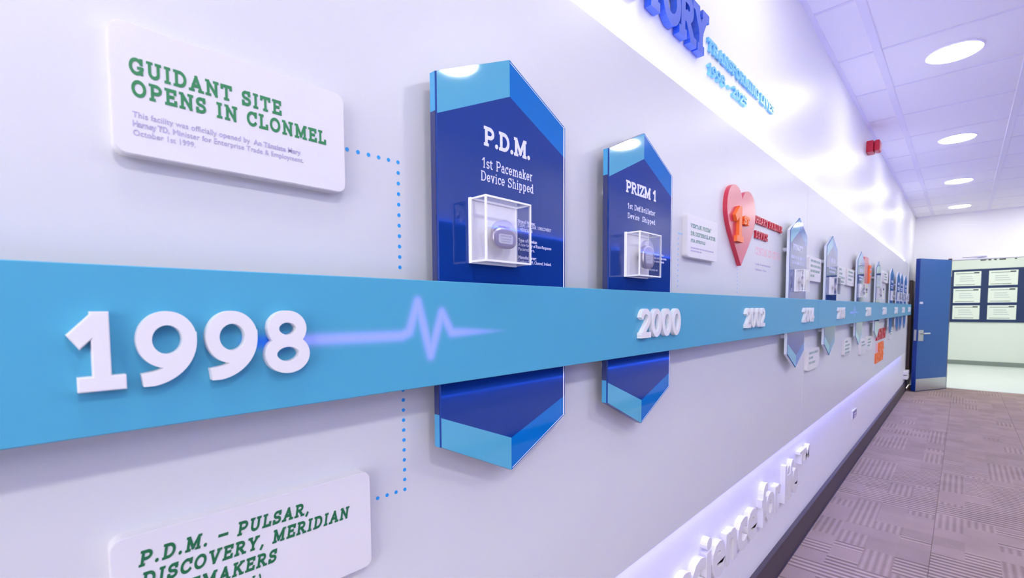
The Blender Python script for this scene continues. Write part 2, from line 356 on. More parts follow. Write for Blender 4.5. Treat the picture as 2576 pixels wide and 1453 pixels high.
def glyph(ch, wt, so, sans=False):
    key = (ch, wt, so, sans)
    if key in GC: return GC[key]
    low = ch in LO
    Wd, strokes, serifs = (LO if low else UP)[ch]
    xh = .72
    def my(y):
        if not low: return wt/2+y*(1-wt)
        if y < 0: return wt/2+y*.26
        if y <= 1: return wt/2+y*(xh-wt)
        return xh-wt/2+(y-1)*(1-xh)
    lo_, hi_ = (-.26, 1.0) if (low or ch in ',()') else (0, 1.0)
    if ch in '()': hi_ = 1.1
    polys = []; ws = wt*.78
    for st in strokes:
        P = [(x, my(y)) for x, y in st]
        closed = len(P) > 8 and math.dist(P[0], P[-1]) < 1e-4
        if closed: P = P[:-1]
        n = len(P)
        if n == 2 and math.dist(P[0], P[1]) < .01:     # a dot
            r = wt*.62; polys.append([(P[0][0]+r*math.cos(a*math.pi/8), P[0][1]-wt/2+r+r*math.sin(a*math.pi/8)) for a in range(16)]); continue
        for i in range(n if closed else n-1):
            a, b = P[i], P[(i+1) % n]; d = math.dist(a, b)
            if d < 1e-6: continue
            ux, uy = (b[0]-a[0])/d, (b[1]-a[1])/d
            ea = wt*.5 if (i == 0 and not closed) else 0; eb = wt*.5 if (i == n-2 and not closed) else 0
            if 0 < i or closed: ea = max(ea, 0)
            A = (a[0]-ux*ea, a[1]-uy*ea); B = (b[0]+ux*eb, b[1]+uy*eb); h = wt/2; nx, ny = -uy*h, ux*h
            q = clip_poly([(A[0]+nx, A[1]+ny), (A[0]-nx, A[1]-ny), (B[0]-nx, B[1]-ny), (B[0]+nx, B[1]+ny)], lo_, hi_)
            if q: polys.append(q)
        rng = range(n) if closed else range(1, n-1)
        for i in rng:                                    # round joins
            q = clip_poly([(P[i][0]+wt/2*math.cos(k*math.pi/6), P[i][1]+wt/2*math.sin(k*math.pi/6)) for k in range(12)], lo_, hi_)
            if q: polys.append(q)
    if so > 0:
        for (x, y, l, r) in serifs:
            yy = my(y); top = y >= .9
            y0, y1 = (yy+wt/2-ws, yy+wt/2) if top else (yy-wt/2, yy-wt/2+ws)
            if 0 < y < .9: y0, y1 = yy-ws/2, yy+ws/2
            polys.append([(x-wt/2-so*l, y0), (x+wt/2+so*r, y0), (x+wt/2+so*r, y1), (x-wt/2-so*l, y1)])
    GC[key] = (Wd,)+(union(polys) if polys else ([], []))
    return GC[key]
def line_glyphs(s, x0, x1, z0, z1, wt=.18, so=.1, track=.04, slant=0, sans=False, center=False):
    """each glyph's 2D mesh laid out so the line spans x0..x1 and capital height spans z0..z1"""
    hgt = z1-z0; xs = 0; lay = []
    for ch in s:
        g = glyph(ch, wt, so, sans); lay.append((ch, g, xs)); xs += g[0]+track
    tot = max(xs-track, .01); kx = (x1-x0)/tot
    out = []
    for ch, g, xo in lay:
        if g[1]: out.append((ch, [(x0+(p[0]+xo)*kx+slant*p[1]*hgt, z0+p[1]*hgt) for p in g[1]], g[2]))
    return out
def merge2d(gl):
    V, Fc = [], []
    for ch, v, f in gl:
        k = len(V); V += v; Fc += [[i+k for i in t] for t in f]
    return V, Fc
def printed(name, s, x0, x1, z0, z1, y, m, parent, thick=.0004, **k):
    V, Fc = merge2d(line_glyphs(s, x0, x1, z0, z1, **k))
    return new_obj(name, prism(name, V, Fc, y-thick, y), m, parent)
def raised(name, s, x0, x1, z0, z1, yf, yb, m, label, cat, part='letter', group=None, bev=0, **k):
    t = empty(name, ((x0+x1)/2, yb, z0)); tag(t, label, cat, group)
    for ch, V, Fc in line_glyphs(s, x0, x1, z0, z1, **k):
        V = [(p[0]-(x0+x1)/2, p[1]-z0) for p in V]
        me = prism(part, V, Fc, yf-yb, 0)
        if bev: bevel_front(me, bev)
        new_obj(part, me, m, t)
    return t
def sans2d(s, offset=0, spacing=1.0, per_char=False):
    c = bpy.data.curves.new('t', 'FONT'); c.body = s; c.size = 1; c.offset = offset; c.space_character = spacing
    c.resolution_u = 3; c.fill_mode = 'FRONT'
    o = bpy.data.objects.new('t', c); COL.objects.link(o)
    me = bpy.data.meshes.new_from_object(o.evaluated_get(bpy.context.evaluated_depsgraph_get()))
    bm = bmesh.new(); bm.from_mesh(me); bmesh.ops.remove_doubles(bm, verts=bm.verts, dist=1e-5); bm.to_mesh(me); bm.free()
    V = [(v.co.x, v.co.y) for v in me.vertices]; Fc = [list(p.vertices) for p in me.polygons]
    bpy.data.objects.remove(o); bpy.data.curves.remove(c); bpy.data.meshes.remove(me)
    return V, Fc
CAP = None
def sans(name, s, x0, x1, z0, z1, y, m, parent, bold=0, thick=.0004):
    """printed sans line: x0..x1 wide, z0 baseline, z1 capital height"""
    global CAP
    if CAP is None:
        V, _ = sans2d('H'); CAP = max(p[1] for p in V)
    V, Fc = sans2d(s, bold)
    if not V: return None
    a, b = min(p[0] for p in V), max(p[0] for p in V)
    V = [(x0+(p[0]-a)/(b-a)*(x1-x0), z0+p[1]/CAP*(z1-z0)) for p in V]
    return new_obj(name, prism(name, V, Fc, y-thick, y), m, parent)
def greek(name, rows, y, m, parent, thick=.0004):
    """small print too distant to read: word-sized runs of letter-height strokes"""
    V, Fc = [], []; rnd = random.Random(len(rows)*7+int(rows[0][0]*1000))
    for (x0, x1, z0, z1) in rows:
        x = x0; hgt = z1-z0; word = 0; wl = rnd.randint(4, 8)
        while x < x1:
            if word >= wl: x += hgt*.5; word = 0; wl = rnd.randint(3, 8); continue
            wd = hgt*rnd.choice((.22, .22, .2)); k = len(V)
            V += [(x, z0), (x+wd, z0), (x+wd, z1), (x, z1)]; Fc.append([k, k+1, k+2, k+3])
            if rnd.random() < .6:
                zz = z0+hgt*rnd.choice((0, .4, .8)); k = len(V); w2 = hgt*.3
                V += [(x+wd, zz), (x+wd+w2, zz), (x+wd+w2, zz+hgt*.2), (x+wd, zz+hgt*.2)]; Fc.append([k, k+1, k+2, k+3])
            x += hgt*.62; word += 1
    return new_obj(name, prism(name, V, Fc, y-thick, y), m, parent)

# all wall work is measured relative to the eye: shift everything by H at the end of building (top level only)
BUILT = set(COL.objects)
# ================================================================== SETTING
YW, YP, YB, YC = .593, .55, .50, .515          # wall, panel face, band face, crystal face
XE, XL = 9.8, -2.6                            # end wall, wall behind the camera
YO = -1.86                                    # opposite wall
ZF, ZC = -H, 1.405
def S(o, label=None): return tag(o, label, kind='structure')
S(box('wall_left', XL, XE, YW, YW+.1, ZF, ZC+.05, M_WALL))
S(box('wall_right', XL, XE, YO-.1, YO, ZF, ZC+.05, M_WALL))
wb = prism('wall_back', [(YO-.1, ZF), (YW+.1, ZF), (YW+.1, ZC+.05), (YO-.1, ZC+.05), (-1.65, -.75), (.38, -.75), (.38, 1.15), (-1.65, 1.15)],
           [[0, 1, 5, 4], [1, 2, 6, 5], [2, 3, 7, 6], [3, 0, 4, 7]], 0, .1)
for v in wb.vertices: v.co = Vector((XL-.1+v.co.y, v.co.x, v.co.z))
wb.flip_normals(); S(new_obj('wall_back', wb, M_WALL))
wn = empty('fill_window', (XL-.05, -.63, .2)); tag(wn, 'added window behind the camera, unseen, letting in fill light', kind='structure')  # opening added out of view; world light enters here as ambient fill
def wpart(nm, *a):
    o = box(nm, *a); o.parent = wn; o.matrix_parent_inverse = Matrix.Translation(-Vector(wn.location)); return o
for a, b in ((-1.65, -1.60), (-.66, -.61), (.33, .38)): wpart('frame_bar', XL-.08, XL-.03, a, b, -.75, 1.15, M_TEE)
for a, b in ((-.75, -.70), (1.10, 1.15)): wpart('frame_bar', XL-.08, XL-.03, -1.65, .38, a, b, M_TEE)
wpart('pane', XL-.058, XL-.052, -1.6, .33, -.7, 1.1, M_GLASS)
# end wall with the door opening (y -1.02 .. .14)
OY0, OY1, OZ = -1.05, .16, .722
me = prism('wall_end', [(OY1, ZF), (YW+.02, ZF), (YW+.02, ZC+.05), (OY1, ZC+.05), (OY0, ZC+.05), (YO, ZC+.05), (YO, ZF), (OY0, ZF), (OY0, OZ), (OY1, OZ), (OY1, OZ), (OY0, OZ)],
           [[0, 1, 2, 3, 9], [9, 3, 4, 8], [8, 4, 5, 6, 7]], 0, .14)
for v in me.vertices: v.co = Vector((XE+v.co.y, v.co.x, v.co.z))
me.flip_normals(); S(new_obj('wall_end', me, M_WALL))
S(box('floor', XL, XE-.02, YO, YW, ZF-.05, ZF-.006, M_CARPET))
fl = bpy.data.objects['floor']
TS = .5
tm = box_mesh('carpet_tile', .0008, TS-.0008, .0008, TS-.0008, -.006, 0)
tm.materials.append(M_CARPET)
y0 = .575
for i in range(17):
    for j in range(5):
        xa = 1.25+i*TS; ya = y0-(j+1)*TS
        if ya < YO: 
            continue
        if xa+TS > XE: continue
        new_obj('carpet_tile', tm, None, fl, (xa, ya, ZF))
S(box('ceiling', XL, XE, YO, YW, ZC+.012, ZC+.06, M_CEIL))
ce = bpy.data.objects['ceiling']
P = .61; X0 = 2.70
ycol = [YW, .39, -.215, -.82, -1.425, YO]
tile_cache = {}
ncell = [k for k in range(-8, 12)]
for k in ncell:
    xa, xb = X0+P*k, X0+P*(k+1)
    xa = max(xa, XL); xb = min(xb, XE)
    if xb-xa < .05: continue
    for j in range(5):
        ya, yb = ycol[j+1], ycol[j]
        key = (round(xb-xa, 3), j)
        if key not in tile_cache:
            mm = box_mesh('ceiling_tile', .011, xb-xa-.011, .011, yb-ya-.011, 0, .008, .002); mm.materials.append(M_CEIL); tile_cache[key] = mm
        new_obj('ceiling_tile', tile_cache[key], None, ce, (xa, ya, ZC+.001))
for k in range(-8, 13):
    xa = X0+P*k
    if XL < xa < XE: box('ceiling_tee', xa-.007, xa+.007, YO, YW, ZC-.0005, ZC+.012, M_TEE, ce)
for y in ycol[1:-1]: box('ceiling_main_tee', XL, XE, y-.019, y+.019, ZC-.005, ZC+.012, M_TEE, ce, .003)
S(box('trim_1', XL, XE, YW-.022, YW, ZC-.006, ZC+.004, M_TEE))
S(box('trim_2', XE-.022, XE, YO, YW, ZC-.006, ZC+.004, M_TEE))
sk = S(box('baseboard_left', XL, 9.15, YW-.014, YW, ZF, -1.108, M_SKIRT, None, .003))
box('bead', XL, 9.15, YW-.018, YW, -1.108, -1.102, M_BEAD, sk)
box('floor_seam', XL, 9.15, YW-.02, YW-.014, ZF-.0005, ZF+.004, M_BEAD, sk)
S(box('baseboard_right', XL, XE, YO, YO+.014, ZF, -1.108, M_SKIRT, None, .003))
S(box('brown_strip', 9.18, 9.62, YW-.035, YW, -1.03, .40, M_BROWN, None, .004))  # dark brown strip on the wall next to the open door

# ---- main wall panel: sheets on battens with blue strips behind its edges
ZPT, ZPB, XP0, XP1 = .575, -.611, -2.3, 8.25
pn = empty('wall_panel', (3, YW, 0)); tag(pn, 'long white display panel standing off the wall, edges backlit in blue', 'panel')
def inpar(o, par):
    o.parent = par; o.matrix_parent_inverse = Matrix.Translation(-Vector(par.location)); return o
xs = [XP0, -.4, 2.586, 5.57, XP1]
for a, b in zip(xs[:-1], xs[1:]):
    inpar(box('panel_sheet', a+.0006, b-.0006, YP, YP+.014, ZPB, ZPT, M_PANEL, None, .001), pn)
for z in (ZPT-.1, .0, ZPB+.1):
    inpar(box('batten', XP0+.1, XP1-.1, YP+.014, YW, z-.02, z+.02, M_STAND), pn)
for z0, z1 in ((ZPT-.022, ZPT-.010), (ZPB+.010, ZPB+.022)):
    inpar(box('led_strip', XP0+.02, XP1-.02, YP+.016, YP+.024, z0, z1, M_LEDTOP if z0 > 0 else M_LED), pn)
le = inpar(new_obj('led_end', cyl_mesh('led_end', Vector((7.8, YP+.02, ZPT+.012)), .012, 'y', .02, 14, bev=.003), M_LEDW), pn)

# ---- opposite wall display (seen only in reflections)
op = empty('opposite_display', (3, YO, 0)); tag(op, 'dark display panel with blue lit edges on the opposite wall, seen in reflections', 'panel')
inpar(box('dark_sheet', -2.2, 8.6, YO+.045, YO+.058, -.66, .66, M_DARKP, None, .002), op)
for z0, z1 in ((.645, .655), (-.655, -.645)):
    inpar(box('led_strip', -2.2, 8.6, YO+.012, YO+.022, z0, z1, M_LEDO), op)
for z0, z1 in ((.661, .669), (-.669, -.661)):
    inpar(box('edge_light', -2.2, 8.6, YO+.047, YO+.056, z0, z1, M_LEDE), op)
inpar(box('batten', -2.1, 8.5, YO+.0005, YO+.0445, -.6, .6, M_STAND), op)

# ================================================================== BAND
bd = empty('timeline_band', (3, YB, 0)); tag(bd, 'long light blue timeline band running along the whole wall panel', 'sign')
ZB1, ZB0, XB1 = .0372, -.1005, 8.12
for a, b in ((-2.3, -.38), (-.38, 2.621), (2.621, 5.62), (5.62, XB1)):
    inpar(box('band_section', a+.0004, b-.0004, YB, YC-.0005, ZB0, ZB1, M_BAND, None, .0008), bd)
for x in (-1.6, -.7, .25, 1.35, 1.9, 2.65, 3.4, 4.45, 5.4, 6.2):
    inpar(box('standoff', x-.015, x+.015, YC+.0005, YP, -.06, 0, M_STAND), pn)
def pulse(pts, sw, x0, x1, z0, z1, nx, nz, lead):
    V, Fc, ink, tone = [], [], [], []
    def seg(p, a, b):
        d = (b[0]-a[0])**2+(b[1]-a[1])**2; t = max(0, min(1, ((p[0]-a[0])*(b[0]-a[0])+(p[1]-a[1])*(b[1]-a[1]))/d))
        return math.hypot(p[0]-a[0]-t*(b[0]-a[0]), p[1]-a[1]-t*(b[1]-a[1]))
    for j in range(nz+1):
        for i in range(nx+1):
            p = (x0+(x1-x0)*i/nx, z0+(z1-z0)*j/nz)
            d = min(seg(p, a, b) for a, b in zip(pts[:-1], pts[1:]))
            s_ = sw*(1.0 if p[0] < pts[-2][0] else 1-.75*(p[0]-pts[-2][0])/max(1e-6, pts[-1][0]-pts[-2][0]))
            v = math.exp(-(d/max(s_, 1e-5))**2.4) if d < 4*s_ else 0
            if p[0] > pts[-2][0]: v *= max(0, 1-((p[0]-pts[-2][0])/(pts[-1][0]-pts[-2][0]))**1.5)
            V.append((p[0], YB-.0001, p[1])); ink.append(v*.95)
            tone.append(max(0, min(1, (lead-p[0])/.02)))
    for j in range(nz):
        for i in range(nx):
            a = j*(nx+1)+i; q = [a, a+1, a+nx+2, a+nx+1]
            if max(ink[t] for t in q) > .002: Fc.append(q)
    me = mesh_from('pulse_print', V, Fc)
    at = me.attributes.new('ink', 'FLOAT', 'POINT'); at.data.foreach_set('value', ink)
    at = me.attributes.new('tone', 'FLOAT', 'POINT'); at.data.foreach_set('value', tone)
    return me
P1 = [(.150, -.0315), (.322, -.0325), (.333, -.028), (.346, .010), (.365, -.060), (.384, -.004), (.400, -.0315), (.51, -.0325)]
inpar(tag(new_obj('pulse_print', pulse(P1, .0068, .13, .515, -.085, .030, 420, 120, .205), M_PULSE), 'pale violet heartbeat trace printed after the first year'), bd)
P2 = [(x+3.30, z) for x, z in [(.20, -.032), (.322, -.0325), (.333, -.028), (.346, .010), (.365, -.060), (.384, -.004), (.400, -.0315), (.56, -.0325)]]
inpar(tag(new_obj('pulse_print', pulse(P2, .0052, 3.48, 3.87, -.07, .025, 240, 80, 0), M_PULSE), 'pale violet heartbeat trace, faint and far along'), bd)

# ---- raised years
yrs = [('1998', .0215, .2045, 'largest white raised 1998 nearest the left edge of the blue band'),
       ('2000', .900, 1.093, 'white raised 2000 on blue band below the second crystal plaque'),
       ('2002', 1.567, 1.760, 'white raised 2002 on blue band below the red heart'),
       ('2004', 2.304, 2.497, 'white raised 2004 on blue band between third crystal plaque and band joint'),
       ('2006', 3.075, 3.272, 'white raised 2006 on blue band right of the fourth crystal plaque'),
       ('2008', 4.125, 4.325, 'white raised year on blue band, just right of the faint violet pulse trace'),
       ('2010', 5.08, 5.29, 'white raised year on blue band, fourth from the blue door'),
       ('2012', 6.05, 6.27, 'white raised year on blue band, third from the blue door'),
       ('2014', 6.85, 7.07, 'white raised year on blue band, second from the blue door'),
       ('2016', 7.66, 7.89, 'last white raised year at the far end of blue band by the door')]
def year(s, a, b, lab):
    z0, z1 = -.0635, -.0005; t = empty('year_numeral', ((a+b)/2, YB, z0)); tag(t, lab, 'numerals', 'years on the blue band')
    wd = {'1': .0345}; ws_ = [wd.get(c, .0425) for c in s]; gap = ((b-a)-sum(ws_))/3
    if s != '1998': ws_ = [.0445 if c != '1' else .034 for c in s]; gap = ((b-a)-sum(ws_))/3
    x = a
    for c, wdt in zip(s, ws_):
        for ch, V, Fc in line_glyphs(c, 0, 1, 0, 1, wt=.19 if c != '1' else .24, so=.16):
            lo, hi = min(p[0] for p in V), max(p[0] for p in V)
            V = [(x+(p[0]-lo)/(hi-lo)*wdt-(a+b)/2, p[1]*(z1-z0)) for p in V]
            me = prism('digit', V, Fc, -.010, 0); bevel_front(me, .0007); new_obj('digit', me, M_WHITE, t)
        x += wdt+gap
for s, a, b, lab in yrs:
    year(s, a, b, lab); continue
    raised('year_numeral', s, a, b, z0, z1, YB-.010, YB, M_WHITE, lab, 'numerals', 'digit', 'years on the blue band',
           bev=.0008, wt=.235, so=.13, track=.14 if s == '1998' else .03)

# ================================================================== CRYSTAL PLAQUES
def plaque(name='crystal_plaque', far=False, mesh_cache={}):
    """local origin: plaque centre x, y = face, z = 0 at eye height"""
    t = empty(name)
    hw = .1395; zt, zs, zb, zl = .3805, .3155, -.2585, -.1915       # apex, shoulder top, apex bottom, shoulder bottom
    th = .0135; c = .0007
    it, ia, ib_, il = .2605, .325, -.2055, -.1500                    # inner edge heights
    if 'body' not in mesh_cache:
        def p2(pts, yf, yb, nm): return prism(nm, pts, [list(range(len(pts)))], yf, yb)
        hx = hw-c
        d = c*1.1
        mesh_cache['body'] = p2([(-hw, zl), (0, zb), (hw, zl), (hw, zs), (0, zt), (-hw, zs)], .003, th, 'acrylic_body')
        mesh_cache['face'] = p2([(-hx, il), (0, ib_), (hx, il-.006), (hx, it+.002), (0, ia), (-hx, it)], 0, .003, 'centre_face')
        mesh_cache['tl'] = p2([(-hx, it), (0, ia), (0, zt-d), (-hx, zs-c*.6)], 0, .003, 'facet')
        mesh_cache['tr'] = p2([(0, ia), (hx, it+.002), (hx, zs-c*.6), (0, zt-d)], 0, .003, 'facet')
        mesh_cache['bl'] = p2([(-hx, il), (-hx, zl+c*.6), (0, zb+d), (0, ib_)], 0, .003, 'facet')
        mesh_cache['br'] = p2([(0, ib_), (0, zb+d), (hx, zl+c*.6), (hx, il-.006)], 0, .003, 'facet')
        # polished rim: sloping chamfer around the face
        out = [(-hw, zl), (0, zb), (hw, zl), (hw, zs), (0, zt), (-hw, zs)]
        inn = [(-hx, zl+c*.6), (0, zb+d), (hx, zl+c*.6), (hx, zs-c*.6), (0, zt-d), (-hx, zs-c*.6)]
        V = [(x, .003, z) for x, z in out]+[(x, 0.0, z) for x, z in inn]
        mesh_cache['rim'] = mesh_from('polished_edge', V, [[i, (i+1) % 6, 6+(i+1) % 6, 6+i] for i in range(6)])
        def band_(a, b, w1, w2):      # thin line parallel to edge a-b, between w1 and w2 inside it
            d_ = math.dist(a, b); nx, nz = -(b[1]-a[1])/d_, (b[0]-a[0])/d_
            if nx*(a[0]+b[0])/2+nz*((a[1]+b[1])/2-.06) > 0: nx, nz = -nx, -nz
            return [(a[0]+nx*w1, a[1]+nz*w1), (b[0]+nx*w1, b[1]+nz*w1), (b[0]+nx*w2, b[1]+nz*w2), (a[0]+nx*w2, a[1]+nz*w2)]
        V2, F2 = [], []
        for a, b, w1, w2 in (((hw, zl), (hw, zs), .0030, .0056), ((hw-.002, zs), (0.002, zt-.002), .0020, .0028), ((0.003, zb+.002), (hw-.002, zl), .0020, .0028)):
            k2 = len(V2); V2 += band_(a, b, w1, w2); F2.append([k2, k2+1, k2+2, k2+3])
        mesh_cache['line'] = prism('edge_highlight', V2, F2, -.0002, .0005)  # flat bright lines painted on the face as bevel highlights
        for nm, key, zz in (('side_low', 'sl', (zl, il+.004)), ('side_mid', 'sm', (il+.004, it+.004)), ('side_top', 'st', (it+.004, zs))):
            mesh_cache[key] = box_mesh('edge_strip', -hw-.0006, -hw, .003, th, zz[0], zz[1])
        # standoff
        mesh_cache['so'] = cyl_mesh('standoff', Vector((0, th+.0108, 0)), .009, 'y', .0216, 18)
    def put(key, nm, m, loc=(0, 0, 0)):
        me = mesh_cache[key]
        if far: 
            me = me.copy(); me.materials.clear()
        if not me.materials: me.materials.append(m)
        return new_obj(nm, me, None, t, loc)
    put('body', 'acrylic_body', M_SIDEREFL if far else M_NAVY)
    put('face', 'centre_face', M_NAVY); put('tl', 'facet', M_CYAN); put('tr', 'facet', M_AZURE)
    put('bl', 'facet', M_CYAN); put('br', 'facet', M_AZURE); put('rim', 'polished_edge', M_NAVY); put('line', 'edge_highlight', M_GLINT)
    put('sl', 'edge_strip', M_SIDEREFL if far else M_SIDEC); put('sm', 'edge_strip', M_SIDEREFL if far else M_SIDEN)
    put('st', 'edge_strip', M_SIDEREFL if far else M_SIDEC)
    for x in (-.1, .1):
        for z in (-.12, .24): put('so', 'standoff', M_STAND, (x, 0, z))
    return t
def copy_tree(o, parent=None):
    c = o.copy(); COL.objects.link(c); c.parent = parent
    for ch in list(o.children): copy_tree(ch, c)
    return c
PX = [.531, .951, 2.300, 3.005, 3.985, 4.905, 5.93, 6.56, 6.93, 7.43]
PL = ['crystal plaque titled P.D.M., nearest and largest, blue pointed acrylic',
      'crystal plaque titled PRIZM 1, second from the left',
      'crystal plaque titled VITALITY just right of the red raised lettering',
      'fourth crystal plaque, between two white boards right of VITALITY',
      'fifth crystal plaque, just left of the tall red and orange plaque',
      'sixth crystal plaque, just right of the tall red and orange plaque',
      'seventh crystal plaque, fourth from the blue door',
      'eighth crystal plaque, left one of the close pair near the door',
      'ninth crystal plaque, right one of the close pair near the door',
      'last crystal plaque, nearest the blue door']
near = plaque(); farp = plaque(far=True)
plq = []
for i, x in enumerate(PX):
    if i == 0: o = near
    elif i == 1: o = copy_tree(near)
    elif i == 2: o = farp
    else: o = copy_tree(farp)
    o.location = (x, YC, 0); tag(o, PL[i], 'plaque', 'crystal plaques along the wall'); plq.append(o)
def on(o, parent):     # parent keeping absolute coordinates
    return inpar(o, parent)
# titles
p = plq[0]; y = YC
on(printed('title', 'P.D.M.', .476, .578, .239, .267, y, M_TEXTW, None, wt=.2, so=.09, track=.02), p)
on(printed('subtitle', '1st Pacemaker', .472, .583, .2065, .2215, y, M_TEXTW, None, wt=.11, so=.07, track=.05), p)
on(printed('subtitle', 'Device Shipped', .469, .586, .1875, .202, y, M_TEXTW, None, wt=.11, so=.07, track=.05), p)
for s, x1, z, b in (('Brand Name:', .589, .1365, .02), ('P.D.M. - PULSAR / DISCOVERY', .631, .1305, 0), ('/ MERIDIAN', .582, .1235, 0),
                    ('Type of Device:', .594, .107, .02), ('A new family of Rate-Response', .631, .1, 0), ('Pacemakers.', .588, .093, 0),
                    ('Manufacturer:', .592, .080, .02), ('Guidant CRM, Clonmel, Ireland.', .631, .073, 0)):
    on(sans('small_print', s, .5485, x1, z, z+.0052, y, M_TEXTW, None, b), p)
p = plq[1]
on(printed('title', 'PRIZM 1', .876, 1.009, .2415, .2665, y, M_TEXTW, None, wt=.2, so=.09, track=.02), p)
on(printed('subtitle', '1st Defibrillator', .883, 1.0045, .209, .2205, y, M_TEXTW, None, wt=.12, so=.07, track=.05), p)
on(printed('subtitle', 'Device  Shipped', .883, 1.005, .189, .2005, y, M_TEXTW, None, wt=.12, so=.07, track=.05), p)
on(greek('small_print', [(.972, 1.05, .121, .125), (.972, 1.062, .113, .117), (.972, 1.05, .105, .109), (.972, 1.02, .085, .089)], y, M_TEXTW, None), p)
p = plq[2]
on(printed('title', 'VITALITY', 2.20, 2.36, .239, .264, y, M_TEXTW, None, wt=.2, so=.09, track=.02), p)
on(greek('subtitle', [(2.18, 2.42, .203, .216), (2.20, 2.39, .182, .195)], y, M_TEXTW, None), p)
for k in (3, 4, 5, 6, 7, 8, 9):
    x = PX[k]
    on(greek('title', [(x-.07, x+.08, .239, .262)], y, M_TEXTW, None), plq[k])
    on(greek('subtitle', [(x-.09, x+.1, .203, .215), (x-.07, x+.08, .184, .195)], y, M_TEXTW, None), plq[k])

# ================================================================== DISPLAY BOXES AND DEVICES
def display_box():
    """local origin: centre of the back at the plaque face"""
    t = empty('display_box'); a, hh, d = .047, .0455, .036; th = .003
    back = new_obj('back_plate', box_mesh('back_plate', -a-.001, a+.001, -.005, 0, -hh-.001, hh+.001, .0005), M_BACK, t)
    def pane(nm, x0, x1, y0, y1, z0, z1): new_obj('pane', box_mesh('pane', x0, x1, y0, y1, z0, z1), M_GLASS, t)
    # one thin sheet per side (single surfaces keep the acrylic clean)
    def sheet(v): new_obj('pane', mesh_from('pane', v, [[0, 1, 2, 3]]), M_GLASS, t)
    y1, y0 = -.005, -d
    pane('p', -a+.0026, a-.0026, y0, y0+.002, -hh+.0026, hh-.0026)
    pane('p', -a, -a+.002, y0+.0026, y1-.001, -hh+.0026, hh-.0026)
    pane('p', a-.002, a, y0+.0026, y1-.001, -hh+.0026, hh-.0026)
    pane('p', -a+.0026, a-.0026, y0+.0026, y1-.001, hh-.002, hh)
    pane('p', -a+.0026, a-.0026, y0+.0026, y1-.001, -hh, -hh+.002)
    e = .0026
    bm = bmesh.new()
    def addbar(x0, x1, ya, yb, z0, z1):
        r = bmesh.ops.create_cube(bm, size=1)
        for v in r['verts']: v.co = Vector(((x0+x1)/2+v.co.x*(x1-x0), (ya+yb)/2+v.co.y*(yb-ya), (z0+z1)/2+v.co.z*(z1-z0)))
    for sx in (-1, 1):
        xa, xb = sorted((sx*a, sx*(a-e))); addbar(xa, xb, y0, y0+e, -hh, hh)
        for sz in (-1, 1):
            za, zb = sorted((sz*hh, sz*(hh-e))); addbar(xa, xb, y0+e, y1, za, zb)
        addbar(xa, xb, y1-.002, y1, -hh+e, hh-e)
    for sz in (-1, 1):
        za, zb = sorted((sz*hh, sz*(hh-e))); addbar(-a+e, a-e, y0, y0+e, za, zb); addbar(-a+e, a-e, y1-.002, y1, za, zb)
    me = bpy.data.meshes.new('bonded_edge'); bm.to_mesh(me); bm.free()
    new_obj('bonded_edge', me, M_FROST, t)
    return t
def device(kind):
    """an implant on a small clear peg; origin at the box back plate front, centred"""
    t = empty('implant_device')
    if kind == 'round': rx, rz, zc, yo = .0245, .0245, -.004, -.020
    elif kind == 'flat': rx, rz, zc, yo = .0250, .0155, -.008, -.016
    else: rx, rz, zc, yo = .019, .0215, -.006, -.016
    n = 40
    def ring(s, yy):
        P = []
        for i in range(n):
            a = 2*math.pi*i/n; ex = 2.6
            cx = math.copysign(abs(math.cos(a))**(2/ex), math.cos(a)); cz = math.copysign(abs(math.sin(a))**(2/ex), math.sin(a))
            P.append((cx*(rx-s), yy, zc+cz*(rz-s)))
        return P
    hgt = .0042 if kind != 'round' else .0055
    prof = [(.0035, -hgt), (.0012, -hgt+.0008), (.0002, -hgt*.5), (0, 0), (.0002, hgt*.5), (.0012, hgt-.0008), (.0035, hgt)]
    V = []; Fc = []
    for s, yy in prof: V += ring(s, yo+yy)
    for k in range(len(prof)-1):
        for i in range(n):
            Fc.append([k*n+i, k*n+(i+1) % n, (k+1)*n+(i+1) % n, (k+1)*n+i])
    Fc.append(list(range(n))); Fc.append([len(V)-1-i for i in range(n)])
    me = mesh_from('titanium_can', V, Fc); bm = bmesh.new(); bm.from_mesh(me); bmesh.ops.recalc_face_normals(bm, faces=bm.faces); bm.to_mesh(me); bm.free()
    new_obj('titanium_can', me, M_TITAN, t)
    # clear resin header: half-round block above the can
    P = [(rx*.95*math.cos(math.radians(a)), zc+rz*.45+(max(rz, .019)*1.02)*math.sin(math.radians(a))) for a in range(-5, 186, 10)]
    hd = prism('resin_header', P, [list(range(len(P)))], yo-hgt*.75, yo+hgt*.75); new_obj('resin_header', hd, M_RESIN, t)
    for k, (x, z) in enumerate(((-.006, rz*.75+.004), (.006, rz*.75+.004))):
        new_obj('lead_port', cyl_mesh('lead_port', Vector((x, yo, zc+z)), .0022, 'x', .009, 12), M_GOLD, t)
    P = rrect(-rx*.6, rx*.6, zc-rz*.55, zc+rz*.35, .004, 5)
    new_obj('label_plate', prism('label_plate', P, [list(range(len(P)))], yo-hgt-.0003, yo-hgt+.0002), M_STAND, t)
    greek('engraving', [(-rx*.45, rx*.45, zc+.0015, zc+.0035), (-rx*.4, rx*.4, zc-.0025, zc-.0012), (-rx*.4, rx*.3, zc-.006, zc-.0048)], yo-hgt-.0003, M_GREY, t, .0001)
    new_obj('mounting_peg', cyl_mesh('mounting_peg', Vector((0, yo/2+hgt/2, zc)), .005, 'y', abs(yo)-hgt, 14), M_RESIN, t)
    return t
bx0 = display_box(); kinds = ['flat', 'round', 'small']; protos = {}
BXO = [-.0385, -.033, -.02, -.02, -.02, -.02, -.02, -.02, -.02, -.02]
